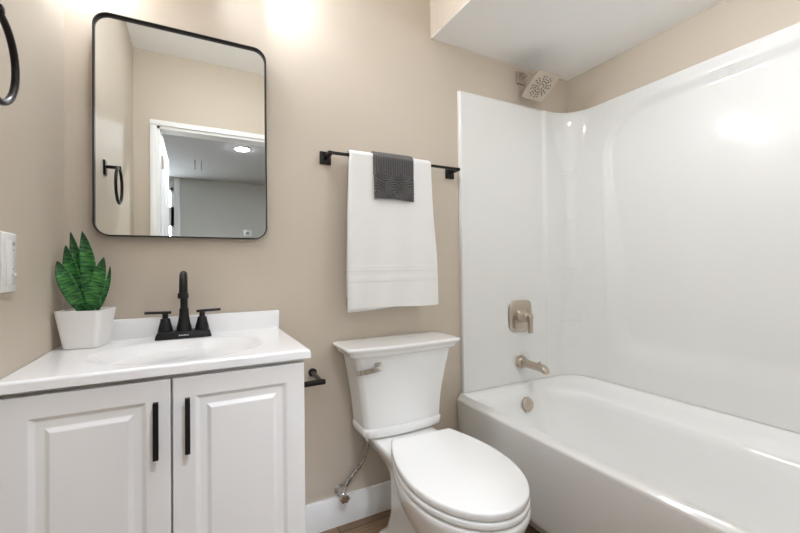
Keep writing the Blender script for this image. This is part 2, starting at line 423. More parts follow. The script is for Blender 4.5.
bm = B(); add_lathe(bm, (1.45, -0.32, 0.057), (0, 0, 1), [(0, 0.036), (0.004, 0.036), (0.006, 0.03), (0.004, 0.026), (0.004, 0.018), (0.014, 0.018), (0.016, 0.015), (0.016, 0)], 28)
obj('drain', bm, M_nickel, tub)

# ------------------------------------------------------------------ shower valve, spout, shower head
vx, vz = 1.508, 0.787
t = thing('shower_valve', (vx, YB, vz), 'square brushed nickel shower valve with hanging lever handle', 'shower valve')
def squircle(cx, cz, h, y, n=64, p=4.5):
    out = []
    for k in range(n):
        a = 2 * PI * k / n; c, s = math.cos(a), math.sin(a); r = h / (abs(c) ** p + abs(s) ** p) ** (1 / p)
        out.append(Vector((cx + r * c, y, cz + r * s)))
    return out
bm = B(); add_loft(bm, [squircle(vx, vz, h, YB - d) for d, h in ((0.0005, 0.081), (0.004, 0.082), (0.0065, 0.080), (0.0085, 0.074), (0.0095, 0.06))])
obj('escutcheon', bm, M_nickel, t)
bm = B(); add_lathe(bm, (vx, YB - 0.009, vz), (0, -1, 0), [(0, 0.036), (0.012, 0.036), (0.016, 0.033), (0.02, 0.03), (0.04, 0.0285), (0.052, 0.0275), (0.056, 0.024), (0.057, 0)], 36)
obj('hub', bm, M_nickel, t)
bm = B(); add_box(bm, (vx - 0.011, YB - 0.082, vz - 0.083), (vx + 0.011, YB - 0.064, vz + 0.014), 0.005, 3)
add_tube(bm, ((vx, YB - 0.06, vz), (vx, YB - 0.08, vz)), 0.015, 20)
obj('lever', bm, M_nickel, t)

sx, sz = 1.508, 0.545
t = thing('tub_spout', (sx, YB, sz), 'brushed nickel tub spout with diverter knob above the bathtub rim', 'spout')
bm = B(); add_lathe(bm, (sx, YB - 0.0005, sz), (0, -1, 0), [(0, 0.033), (0.012, 0.033), (0.02, 0.03), (0.024, 0.026), (0.024, 0)], 32)
obj('flange', bm, M_nickel, t)
bm = B(); rings = []
for d, hw, hz, dz in ((0.018, 0.021, 0.021, 0.0), (0.06, 0.0205, 0.019, -0.001), (0.11, 0.021, 0.0175, -0.002), (0.14, 0.0215, 0.0175, -0.003), (0.157, 0.0215, 0.017, -0.006), (0.168, 0.0205, 0.014, -0.012), (0.174, 0.018, 0.009, -0.018)):
    c = Vector((sx, YB - d, sz + dz)); pr = []
    for k in range(32):
        a = 2 * PI * k / 32; cs, sn = math.cos(a), math.sin(a); r = 1 / (abs(cs) ** 3 + abs(sn) ** 3) ** (1 / 3)
        pr.append(c + Vector((hw * r * cs, 0.0 - 0.25 * (hz * r * sn) * (d > 0.15), hz * r * sn)))
    rings.append(pr)
add_loft(bm, rings); obj('body', bm, M_nickel, t)
bm = B(); add_lathe(bm, (sx, YB - 0.128, sz + 0.008), (0, 0, 1), [(0, 0.004), (0.01, 0.004), (0.011, 0.008), (0.017, 0.008), (0.019, 0.006), (0.0195, 0)], 20)
obj('diverter_knob', bm, M_nickel, t)

hx, hz0 = 1.557, 2.062
t = thing('wall_shower', (hx, 0, hz0), 'square brushed nickel shower head tilted down under the soffit', 'shower head')
bm = B(); add_box(bm, (hx - 0.032, -0.012, hz0 - 0.032), (hx + 0.032, -0.0005, hz0 + 0.032), 0.003, 2)
obj('flange', bm, M_nickel, t)
nrm = Vector((0, -0.57, -0.82)).normalized(); hc = Vector((1.578, -0.118, 1.977))
exx = Vector((1, 0, 0)); eyy = nrm.cross(exx).normalized()
bm = B(); top = hc - nrm * 0.045
pts = [Vector((hx, -0.008, hz0)), Vector((hx, -0.03, hz0 + 0.004))] + bez((hx, -0.04, hz0 + 0.006), (hx + 0.004, -0.062, hz0 + 0.008), tuple(top - nrm * 0.03 + Vector((0, 0.004, 0.0))), tuple(top), 10)
add_tube(bm, pts, 0.0085, 16); obj('arm', bm, M_nickel, t)
bm = B(); add_lathe(bm, hc - nrm * 0.052, nrm, [(0, 0.012), (0.012, 0.0135), (0.02, 0.016), (0.028, 0.02), (0.042, 0.026), (0.044, 0)], 24)
obj('swivel', bm, M_nickel, t)
def plate_ring(h, d, n=64, p=9.0):
    out = []
    for k in range(n):
        a = 2 * PI * k / n; c, s = math.cos(a), math.sin(a); r = h / (abs(c) ** p + abs(s) ** p) ** (1 / p)
        out.append(hc + exx * r * c + eyy * r * s + nrm * d)
    return out
bm = B(); add_loft(bm, [plate_ring(h, d) for h, d in ((0.04, -0.016), (0.070, -0.011), (0.0755, -0.007), (0.0765, -0.002), (0.0765, 0.002), (0.0745, 0.0045), (0.072, 0.005))])
hd = obj('head', bm, M_nickel, t); hd['label'] = 'square spray plate'
noz = []
for k in range(8):
    a = 2 * PI * k / 8 + 0.2; ca, sa = math.cos(a), math.sin(a)
    for r, ws in ((0.016, (0,)), (0.030, (-0.0052, 0.0052)), (0.0425, (-0.0068, 0.0068)), (0.055, (-0.0084, 0.0084))):
        for q in ws: noz.append((r * ca - q * sa, r * sa + q * ca))
proto = None
for i, (a, c) in enumerate(noz):
    if proto is None:
        bm = B(); add_lathe(bm, (0, 0, 0), nrm, [(0, 0.0034), (0.0016, 0.0032), (0.0024, 0.002), (0.0024, 0)], 10)
        finish(bm); me = bpy.data.meshes.new('nozzle'); bm.to_mesh(me); bm.free(); me.materials.append(M_dark)
        proto = bpy.data.objects.new('nozzle', me); q = proto
    else: q = proto.copy()
    COL.objects.link(q); q.parent = hd
    q.location = hc + exx * a + eyy * c + nrm * 0.0048 - t.location

# ------------------------------------------------------------------ vanity cabinet
VX0, VX1, VYF = XL + 0.001, 0.262, -0.468
van = thing('vanity_cabinet', (-0.05, -0.23, 0), 'white two door vanity cabinet with black bar pulls', 'cabinet')
bm = B()
add_box(bm, (VX0, VYF + 0.022, 0.095), (VX0 + 0.016, -0.003, 0.8)); add_box(bm, (VX1 - 0.016, VYF + 0.022, 0.0), (VX1, -0.003, 0.8))
add_box(bm, (VX0 + 0.016, VYF + 0.022, 0.095), (VX1 - 0.016, -0.003, 0.112)); add_box(bm, (VX0 + 0.016, -0.012, 0.112), (VX1 - 0.016, -0.003, 0.8))
add_box(bm, (VX0 + 0.016, VYF + 0.022, 0.73), (VX1 - 0.016, VYF + 0.04, 0.8)); add_box(bm, (VX0 + 0.016, VYF + 0.022, 0.112), (VX1 - 0.016, VYF + 0.04, 0.15))
add_box(bm, (-0.075, VYF + 0.0225, 0.15), (-0.035, VYF + 0.04, 0.73))
obj('body', bm, M_cab, van)
obj('toe_kick', box((VX0, VYF + 0.075, 0), (VX1 - 0.016, VYF + 0.09, 0.095)), M_cab, van)
def cab_door(x0, x1, z0, z1, hxc):
    bm = B(); rings = []
    for ins, d in ((0, 0.018), (0, 0.003), (0.0008, 0.001), (0.003, 0), (0.048, 0), (0.0495, 0.0008), (0.057, 0.0072), (0.059, 0.0078), (0.073, 0.0068), (0.075, 0.006), (0.082, 0.0008), (0.084, 0.0)):
        y = VYF + d
        rings.append([Vector(p) for p in ((x0 + ins, y, z0 + ins), (x1 - ins, y, z0 + ins), (x1 - ins, y, z1 - ins), (x0 + ins, y, z1 - ins))])
    add_loft(bm, rings)
    d = obj('door', bm, M_cab, van, angle=12)
    bm = B(); za, zb = 0.6165, 0.7475
    add_box(bm, (hxc - 0.0055, VYF - 0.034, za), (hxc + 0.0055, VYF - 0.023, zb), 0.001, 1)
    for z in (za + 0.02, zb - 0.02):
        add_tube(bm, ((hxc, VYF - 0.0002, z), (hxc, VYF - 0.026, z)), 0.0042, 12)
    h = obj('handle', bm, M_black, d); h['label'] = 'black bar pull'
    return d
cab_door(VX0 + 0.001, -0.0565, 0.108, 0.7905, -0.0845)
cab_door(-0.0525, VX1, 0.108, 0.7905, -0.0205)

# ------------------------------------------------------------------ vanity top with moulded oval basin
vt = thing('sink_countertop', (-0.04, -0.24, 0.801), 'glossy white vanity top with moulded oval basin and backsplash', 'countertop')
CX0, CX1, CY0, CY1, CZ = XL + 0.002, 0.277, -0.481, -0.003, 0.827
ER = 0.007
def cs(lo, hi, n, rlo, rhi):
    out = []
    if rlo: out += [lo + ER * (1 - math.cos(k / 6 * PI / 2)) for k in range(6)]
    a = lo + (ER if rlo else 0); c = hi - (ER if rhi else 0)
    out += [a + (c - a) * k / n for k in range(n + 1)]
    if rhi: out += [hi - ER * (1 - math.cos(k / 6 * PI / 2)) for k in range(5, -1, -1)]
    return out
xsl, ysl = cs(CX0, CX1, 90, False, True), cs(CY0, CY1, 76, True, False)
def ctop(x, y):
    z = CZ
    dx, dy = (x + 0.035) / 0.215, (y + 0.282) / 0.163
    r = math.sqrt(dx * dx + dy * dy)
    z -= 0.088 * (1 - r * r) ** 1.35 if r < 1 else 0
    for d in (CX1 - x, y - CY0):
        if d < ER: z -= ER - math.sqrt(max(0, ER * ER - (ER - d) ** 2))
    return z
bm = B(); g = add_grid(bm, [[Vector((x, y, ctop(x, y))) for x in xsl] for y in ysl])
zb = 0.8035
bd = [g[0][j] for j in range(len(xsl))] + [g[i][-1] for i in range(1, len(ysl))] + [g[-1][j] for j in range(len(xsl) - 2, -1, -1)] + [g[i][0] for i in range(len(ysl) - 2, 0, -1)]
low = [bm.verts.new((v.co.x, v.co.y, zb)) for v in bd]
for i in range(len(bd)):
    j = (i + 1) % len(bd); bm.faces.new((bd[i], bd[j], low[j], low[i]))
# underside: a rim round the basin bowl hanging into the cabinet
obj('slab', bm, M_counter, vt, angle=50)
bm = B(); bot = [Vector((-0.035 + 0.20 * k_c, -0.282 + 0.15 * k_s, 0)) for k_c, k_s in [(math.cos(2 * PI * k / 40), math.sin(2 * PI * k / 40)) for k in range(40)]]
ctr = Vector((-0.035, -0.282, 0))
add_loft(bm, [[ctr + (p - ctr) * s + Vector((0, 0, z)) for p in bot] for s, z in ((1.0, 0.8), (0.95, 0.74), (0.8, 0.705), (0.4, 0.69))])
obj('bowl_underside', bm, M_counter, vt)
obj('backsplash', add_box(B(), (CX0, -0.022, CZ - 0.001), (CX1, -0.0025, 0.892), 0.003, 2), M_counter, vt)
bm = B(); add_lathe(bm, (-0.035, -0.282, ctop(-0.035, -0.282) - 0.001), (0, 0, 1), [(0, 0.022), (0.003, 0.022), (0.004, 0.019), (0.003, 0.014), (0.006, 0.012), (0.007, 0)], 24)
obj('drain', bm, M_black, vt)

# ------------------------------------------------------------------ faucet
fx, fy = -0.0375, -0.076
fa = thing('faucet', (fx, fy, CZ), 'matte black centerset faucet with two lever handles behind the basin', 'faucet')
bm = B()
add_loft(bm, [rrect(fx - a, fx + a, fy - c, fy + c, 0.012, CZ + z, 6) for z, a, c in ((0.0003, 0.081, 0.029), (0.004, 0.081, 0.029), (0.018, 0.077, 0.026), (0.022, 0.0745, 0.024), (0.0235, 0.071, 0.021))])
base = obj('base', bm, M_black, fa)
bm = B()                                   # tiny illegible maker's mark on the front of the base
for k in range(8):
    add_box(bm, (fx - 0.014 + k * 0.0036, fy - 0.0288, CZ + 0.0095), (fx - 0.0116 + k * 0.0036, fy - 0.0268, CZ + 0.0135 - 0.001 * (k % 2)))
obj('maker_mark', bm, M_silver, base)
bm = B(); r1 = CZ + 0.023
add_lathe(bm, (fx, fy, r1), (0, 0, 1), [(0, 0.0235), (0.012, 0.0215), (0.03, 0.0175), (0.05, 0.0145), (0.072, 0.0135), (0.0735, 0.0118), (0.0735, 0)], 32)
obj('spout_base', bm, M_black, fa)
bm = B()
arc = [Vector((fx, fy, r1 + 0.07)), Vector((fx, fy, r1 + 0.105))]
Rg = 0.043
for k in range(25):
    a = PI * k / 24 * 1.0; arc.append(Vector((fx, fy - Rg + Rg * math.cos(a), r1 + 0.142 + Rg * math.sin(a))))
arc.append(Vector((fx, fy - 2 * Rg, r1 + 0.122)))
add_tube(bm, arc, 0.0112, 20); sp = obj('spout', bm, M_black, fa)
bm = B(); add_lathe(bm, (fx, fy - 2 * Rg, r1 + 0.129), (0, 0, -1), [(0, 0.0115), (0.002, 0.0145), (0.016, 0.0155), (0.018, 0.014), (0.018, 0)], 28)
obj('aerator', bm, M_black, sp)
for s in (-1, 1):
    cx = fx + s * 0.053
    bm = B(); add_lathe(bm, (cx, fy, r1 - 0.0005), (0, 0, 1), [(0, 0.022), (0.01, 0.0205), (0.026, 0.0165), (0.041, 0.0135), (0.043, 0.0125), (0.043, 0.0085), (0.058, 0.0085), (0.058, 0)], 28)
    hd_ = obj('handle', bm, M_black, fa)
    bm = B(); z = r1 + 0.061
    a = Vector((cx + s * -0.017, fy - s * 0.0 - 0.0, z)); c = Vector((cx + s * 0.056, fy - 0.004, z + 0.0025))
    rings = []
    for p in (a, c):
        rings.append([p + Vector((0, dy, dz)) for dy, dz in ((-0.008, -0.0035), (0.008, -0.0035), (0.008, 0.003), (0.006, 0.0045), (-0.006, 0.0045), (-0.008, 0.003))])
    add_loft(bm, rings)
    obj('lever', bm, M_black, hd_)

# ------------------------------------------------------------------ mirror
mi = thing('wall_mirror', (-0.024, -0.002, 1.165), 'rounded rectangular mirror in slim black metal frame above the vanity', 'mirror')
mx0, mx1, mz0, mz1, mr = -0.287, 0.235, 1.160, 1.873, 0.045
def rr_xz(i, y):
    return [Vector((p.x, y, p.y)) for p in rrect(mx0 + i, mx1 - i, mz0 + i, mz1 - i, mr - i, 0, 12)]
bm = B(); prof = [(0, -0.002), (0, -0.030), (0.0008, -0.031), (0.0028, -0.031), (0.0035, -0.030), (0.0035, -0.016), (0.0035, -0.002)]
rings = [rr_xz(i, y) for i, y in prof]; rings.append(rings[0])
rows = [[bm.verts.new(p) for p in r] for r in rings[:-1]]
for a, c in zip(rows, rows[1:] + rows[:1]):
    n = len(a)
    for i in range(n): bm.faces.new((a[i], a[(i + 1) % n], c[(i + 1) % n], c[i]))
obj('frame', bm, M_black, mi)
bm = B(); add_loft(bm, [rr_xz(0.0036, y) for y in (-0.004, -0.017)]); obj('mirror_glass', bm, M_mirror, mi, angle=20)

# ------------------------------------------------------------------ towel ring on the left wall
ty, tz = -0.620, 1.506
t = thing('towel_ring', (XL, ty, tz), 'round black towel ring on the left wall', 'towel ring')
obj('wall_plate', box((XL + 0.0003, ty - 0.024, tz - 0.033), (XL + 0.008, ty + 0.024, tz + 0.033), 0.002), M_blackb, t)
obj('arm', add_box(B(), (XL + 0.007, ty - 0.0075, tz - 0.0005), (XL + 0.063, ty + 0.0075, tz + 0.0125), 0.002), M_blackb, t)
rc = Vector((XL + 0.054, ty, tz - 0.075)); rr_ = 0.079
bm = B(); n = 64; m_ = 14; rows = []
for k in range(n):
    a = 2 * PI * k / n; d = Vector((0.0, math.sin(a), math.cos(a))); c = rc + d * rr_
    rows.append([bm.verts.new(c + d * 0.0062 * math.cos(2 * PI * j / m_) + Vector((1, 0, 0)) * 0.0062 * math.sin(2 * PI * j / m_)) for j in range(m_)])
for k in range(n):
    for j in range(m_):
        bm.faces.new((rows[k][j], rows[(k + 1) % n][j], rows[(k + 1) % n][(j + 1) % m_], rows[k][(j + 1) % m_]))
obj('ring', bm, M_blackb, t)

# ------------------------------------------------------------------ wall control
t = thing('wall_switch', (XL, -0.40, 1.07), 'white wall timer switch plate at the left edge of the photo', 'switch')
py1, py0, pz0, pz1 = -0.3850, -0.4590, 1.006, 1.134
obj('cover_plate', box((XL + 0.0003, py0, pz0), (XL + 0.0085, py1, pz1), 0.003, 3), M_plastic, t)
obj('insert', box((XL + 0.007, -0.4430, 1.022), (XL + 0.0115, -0.4000, 1.118), 0.0015), M_plastic, t)
obj('status_tag', box((XL + 0.0112, -0.4180, 1.106), (XL + 0.0119, -0.4050, 1.114), 0), M_mark, t)
for k, z in enumerate((1.096, 1.083, 1.070, 1.056)):
    obj('indicator', box((XL + 0.0112, -0.4160, z - 0.0015), (XL + 0.0122, -0.4125, z + 0.0015), 0.0004), M_mark if k in (0, 3) else M_plastic, t)
obj('slider_key', box((XL + 0.011, -0.4220, 1.040), (XL + 0.0165, -0.4050, 1.047), 0.001), M_plastic, t)

# ------------------------------------------------------------------ potted snake plant
pc = Vector((-0.2885, -0.096, CZ))
pl_ = thing('potted_snake_plant', pc, 'small green snake plant in a white tapered square pot on the vanity', 'plant')
def potring(h, z, r=0.014, rot=-12):
    q = Matrix.Rotation(math.radians(rot), 4, 'Z'); return [pc + q @ p + Vector((0, 0, z)) for p in rrect(-h, h, -h, h, r, 0, 6)]
bm = B(); add_loft(bm, [potring(h, z) for h, z in ((0.0405, 0.0004), (0.043, 0.002), (0.0445, 0.008), (0.0575, 0.106), (0.0575, 0.1085), (0.056, 0.1095), (0.0535, 0.1085), (0.052, 0.098))], True, True)
obj('pot', bm, M_pot, pl_)
bm = B(); add_loft(bm, [potring(0.0512, 0.0985, 0.012), potring(0.0512, 0.1, 0.012), potring(0.03, 0.1035, 0.012)]); obj('soil', bm, M_soil, pl_)
def leaf(base, tip, wid, bend, face=None, tw=0.0, peak=0.5):
    tip = Vector(tip); base = Vector((base[0] + 0.008, base[1], base[2])); bm = B(); N, K = 28, 8; rows, uv = [], []
    view = Vector((0.0, -1.0, 0.0)) if face is None else Vector(face).normalized()
    ph = random.uniform(0, 6)
    for i in range(N + 1):
        t = i / N; c = base.lerp(tip, t) + Vector(bend) * (4 * t * (1 - t))
        ax = (tip - base).normalized(); side = ax.cross(view).normalized(); nn = side.cross(ax)
        a = tw * t; side2 = side * math.cos(a) + nn * math.sin(a); nn2 = nn * math.cos(a) - side * math.sin(a)
        wv = wid * (0.55 + 0.45 * math.sin(PI * min(1, t / (2 * peak)) - 0) if t < peak else math.cos((t - peak) / (1 - peak) * PI / 2) ** 0.72)
        wv = max(wv, 0.0006)
        row, ur = [], []
        for j in range(K + 1):
            q = j / K * 2 - 1
            cup = 0.28 * wv * (q * q) + 0.0016 * math.sin(ph + 14 * t) * q
            row.append(c + side2 * wv * q + nn2 * cup); ur.append((j / K, t))
        rows.append(row); uv.append(ur)
    add_grid(bm, rows, uv)
    o = obj('leaf', bm, M_leaf, pl_, recalc=False)
    md = o.modifiers.new('thickness', 'SOLIDIFY'); md.thickness = 0.002; md.offset = 0
    return o
zs_ = CZ + 0.100
leaf((-0.300, -0.082, zs_), (-0.3015, -0.083, 1.168), 0.020, (0.010, 0, 0), peak=0.5)
leaf((-0.312, -0.072, zs_), (-0.3305, -0.075, 1.166), 0.0145, (0.004, 0.004, 0), peak=0.5)
leaf((-0.308, -0.090, zs_), (-0.336, -0.098, 1.124), 0.019, (0.000, -0.004, 0.0), tw=0.25, peak=0.55)
leaf((-0.301, -0.104, zs_), (-0.3505, -0.118, 1.078), 0.0195, (-0.004, -0.006, 0.004), tw=-0.2, peak=0.5)
leaf((-0.290, -0.102, zs_), (-0.2445, -0.112, 1.090), 0.0195, (0.002, -0.006, -0.004), tw=0.2, peak=0.5)
leaf((-0.276, -0.080, zs_), (-0.2360, -0.070, 1.062), 0.007, (0.006, 0.0, -0.004), peak=0.5)

# ------------------------------------------------------------------ towel bar with towels
TY, TZ = -0.072, 1.504
tb = thing('towel_bar', (0.775, 0, TZ), 'long black towel bar with square wall plates above the toilet', 'towel bar')
for x in (0.468, 1.083):
    obj('wall_plate', box((x - 0.0235, -0.009, TZ - 0.031), (x + 0.0235, -0.0004, TZ + 0.021), 0.002), M_blackb, tb)
    obj('post', box((x - 0.0085, TY - 0.0065, TZ - 0.0085), (x + 0.0085, -0.008, TZ + 0.0065), 0.0015), M_blackb, tb)
bm = box((0.460, TY - 0.0056, TZ - 0.0056), (1.0915, TY + 0.0056, TZ + 0.0056), 0.0015); obj('bar', bm, M_blackb, tb)

def hang_sheet(xl, xr, zf, zbk, rad, thick, yb, yoff, fold, disp=None, nx=44, nz=70, top=TZ):
    """cloth folded over the bar: front bottom -> top -> back bottom; returns closed solid bmesh"""
    prof = []                         # (kind, param) along the length
    nf, na = nz, 14
    outer, inner = [], []
    for part in range(2):
        rows = []
        off = rad + (thick if part == 0 else 0)
        for i in range(nf + na + nz // 2 + 1):
            row = []
            for j in range(nx + 1):
                u = j / nx
                if i <= nf:
                    t = i / nf; z = zf(u) + (top - zf(u)) * t; drop = (top - z); y = yb - off - yoff(drop) ; side = 1
                elif i <= nf + na:
                    a = (i - nf) / na * PI; z = top + off * math.sin(a); y = yb - off * math.cos(a); drop = 0; side = 0
                else:
                    t = (i - nf - na) / (nz // 2); z = top + (zbk(u) - top) * t; drop = top - z; y = yb + off + 0.15 * yoff(drop); side = -1
                x = xl(drop) + (xr(drop) - xl(drop)) * u
                if side < 0: x = x + 0.02 * (0.5 - u) * min(1, drop / 0.05)
                # soft rounded side edges
                e = min(u, 1 - u) * (xr(0) - xl(0)); rr = 0.55 * thick
                if e < rr:
                    k = rr - math.sqrt(max(0, rr * rr - (rr - e) ** 2))
                    s = -1 if part == 0 else 1
                    y += k * (1 if side >= 0 else -1) * (1 if part == 0 else -1) * (0 if side == 0 else 1)
                    if side == 0: z += s * k
                y += fold(u, drop) * (1 if side >= 0 else 0.3)
                if disp and part == 0 and side >= 0: 
                    d_ = disp(x, z if side > 0 else top + (off * (i - nf) / na * PI), drop)
                    if side: y -= d_
                    else: z += d_ * 0.7
                row.append(Vector((x, y, z)))
            rows.append(row)
        (outer if part == 0 else inner).extend(rows)
    bm = B(); A = add_grid(bm, outer); C = add_grid(bm, inner)
    for j in range(nx):
        for k in (0, -1): bm.faces.new((A[k][j], A[k][j + 1], C[k][j + 1], C[k][j]))
    for i in range(len(A) - 1):
        for k in (0, -1): bm.faces.new((A[i][k], A[i + 1][k], C[i + 1][k], C[i][k]))
    return bm
tw_l = lambda d: interp([(0, 0.541), (0.2, 0.532), (0.42, 0.527), (0.64, 0.524)], d)
tw_r = lambda d: interp([(0, 0.923), (0.2, 0.929), (0.4, 0.942), (0.64, 0.943)], d)
def tw_fold(u, d):
    k = smooth01(0.1, 0.6, d)
    return -k * (0.006 * math.sin(u * 7.5 + 0.6) + 0.003 * math.sin(u * 17 + d * 5)) + 0.004 * k
def tw_disp(x, z, d):
    r = 0
    for c in (1.052, 1.040, 1.008, 0.998): r += 0.0022 * math.exp(-((z - c) / 0.004) ** 2)
    return r
tow = thing('bath_towel', (0.745, TY, 0.88), 'folded white bath towel hanging over the black towel bar', 'towel')
bm = hang_sheet(tw_l, tw_r, lambda u: 0.886 - 0.001 * u + 0.003 * math.sin(u * 6), lambda u: 0.93, 0.0145, 0.006, TY, lambda d: 0.012 * smooth01(0, 0.6, d), tw_fold, tw_disp, nz=150)
obj('outer_layer', bm, M_towel, tow, angle=70)
bm = hang_sheet(lambda d: tw_l(d) + 0.002, lambda d: tw_r(d) - 0.003, lambda u: 0.873 + 0.015 * smooth01(0.0, 0.75, u), lambda u: 0.9, 0.0088, 0.005, TY, lambda d: 0.006 * smooth01(0, 0.6, d), lambda u, d: tw_fold(u, d) * 0.6, None)
obj('inner_layer', bm, M_towel, tow, angle=70)

W = 0.086
def arch_disp(x, z, d):
    """rows of nested U shapes pressed into the cloth"""
    c = round((x - 0.690) / W); xc = 0.690 + c * W; zc = 1.442
    if z >= zc: dd = abs(x - xc)
    else:
        dd = math.hypot(x - xc, z - zc)
        if dd > W / 2:
            xs_ = xc + (W / 2 if x > xc else -W / 2)
            dd = math.hypot(x - xs_, z - (zc - 0.088))
    return 0.0036 * math.cos(2 * PI * dd / 0.0108)
wc = thing('washcloth', (0.745, TY, 1.33), 'charcoal grey washcloth with pressed arch ribs draped over the white towel', 'washcloth')
bm = hang_sheet(lambda d: 0.641 + 0.002 * d, lambda d: 0.829 - 0.012 * smooth01(0, 0.2, d) * 0.3, lambda u: 1.331 + 0.004 * math.sin(u * PI) - 0.003 * u, lambda u: 1.40, 0.0216, 0.0046, TY,
                lambda d: 0.009 * smooth01(0, 0.2, d), lambda u, d: -0.004 * smooth01(0.05, 0.19, d) * math.sin(u * PI), arch_disp, nx=190, nz=150)
obj('cloth', bm, M_cloth, wc, angle=80)

# ------------------------------------------------------------------ toilet paper holder
hx_, hz_ = 0.408, 0.634
t = thing('toilet_paper_holder', (hx_, 0, hz_), 'empty black toilet paper holder on the wall right of the vanity', 'paper holder')
bm = B(); add_lathe(bm, (hx_, -0.0004, hz_), (0, -1, 0), [(0, 0.0165), (0.006, 0.0165), (0.009, 0.014), (0.01, 0.0105), (0.01, 0)], 28); obj('flange', bm, M_blackb, t)
obj('arm', add_tube(B(), ((hx_, -0.008, hz_), (hx_ + 0.004, -0.108, hz_ - 0.011)), 0.0085, 18), M_gray, t)
obj('bar', add_tube(B(), ((0.285, -0.111, hz_ - 0.0115), (hx_ + 0.017, -0.111, hz_ - 0.0115), (hx_ + 0.019, -0.111, hz_ - 0.0115)), [0.0105, 0.0105, 0.0085], 20), M_blackb, t)

# ------------------------------------------------------------------ toilet
TX = 0.737
to = thing('toilet', (TX, -0.4, 0), 'white two piece toilet with closed lid between vanity and bathtub', 'toilet')
def shrink(ring, f, dz=0.0):
    c = sum(ring, Vector()) / len(ring)
    return [c + (p - c) * f + Vector((0, 0, dz)) for p in ring]
def tank_ring(hw, y0, y1, z, r, bow):
    out = rrect(TX - hw, TX + hw, y0, y1, r, z, 6)
    cy = (y0 + y1) / 2
    # subdivide the straight sides so that the front can bow
    res = []
    for i, p in enumerate(out):
        q = out[(i + 1) % len(out)]; res.append(p.copy())
        if (q - p).length > 0.03:
            for k in range(1, 12): res.append(p.lerp(q, k / 12))
    for p in res:
        if p.y < cy: p.y -= bow * (1 - ((p.x - TX) / hw) ** 2)
    return res
def tank_hw(z): return interp([(0.40, 0.166), (0.42, 0.1705), (0.46, 0.1745), (0.52, 0.181), (0.58, 0.190), (0.64, 0.200), (0.69, 0.210), (0.72, 0.217)], z)
bm = B(); rs = [tank_ring(0.150, -0.03, -0.03 - 0.11, 0.386, 0.03, 0.01)]
rs = [tank_ring(0.150, -0.158, -0.03, 0.386, 0.025, 0.012), tank_ring(0.166, -0.166, -0.022, 0.393, 0.025, 0.014), tank_ring(0.1745, -0.170, -0.02, 0.400, 0.022, 0.015), tank_ring(0.1755, -0.171, -0.02, 0.424, 0.022, 0.015), tank_ring(0.1735, -0.169, -0.02, 0.4275, 0.022, 0.015), tank_ring(0.1715, -0.167, -0.02, 0.4295, 0.022, 0.015)]
for k in range(15):
    z = 0.433 + (0.712 - 0.433) * k / 14; rs.append(tank_ring(tank_hw(z), -0.167 - 0.02 * smooth01(0.5, 0.72, z), -0.02, z, 0.022, 0.016))
add_loft(bm, rs); obj('tank', bm, M_porc, to, angle=60)
bm = B(); rs = [tank_ring(hw, -0.188 - d, -0.014, z, 0.02, 0.02) for hw, d, z in ((0.226, 0, 0.7125), (0.232, 0.006, 0.7132), (0.236, 0.010, 0.717), (0.238, 0.012, 0.724), (0.242, 0.015, 0.731), (0.249, 0.020, 0.736), (0.253, 0.023, 0.741), (0.2535, 0.0235, 0.7455), (0.252, 0.022, 0.749), (0.248, 0.018, 0.7505))]
add_loft(bm, rs + [shrink(rs[-1], f, d) for f, d in ((0.97, 0.0005), (0.8, 0.0007), (0.4, 0.0007), (0.02, 0.0007))])
obj('tank_lid', bm, M_porc, to, angle=60)
# flush lever on the left of the tank front
lx, lz = 0.607, 0.676; ly = -0.188
fl = None
bm = B(); add_loft(bm, [[Vector((p.x, y, p.y)) for p in rrect(lx - h, lx + h, lz - h, lz + h, 0.004, 0, 4)] for h, y in ((0.0155, ly + 0.012), (0.0155, ly - 0.006), (0.0135, ly - 0.009))])
fl = obj('flush_lever', bm, M_chrome, to); fl['label'] = 'chrome flush lever'
bm = B(); add_loft(bm, [[Vector((x, y0_ + dy, z0_ + dz)) for dy, dz in ((-0.0055, -hh), (0.003, -hh), (0.003, hh), (-0.0055, hh))] for x, y0_, z0_, hh in ((lx + 0.012, ly - 0.013, lz - 0.008, 0.0085), (lx - 0.015, ly - 0.015, lz - 0.011, 0.009), (lx - 0.078, ly - 0.014, lz - 0.016, 0.009), (lx - 0.084, ly - 0.011, lz - 0.0165, 0.008))])
obj('paddle', bm, M_chrome, fl)
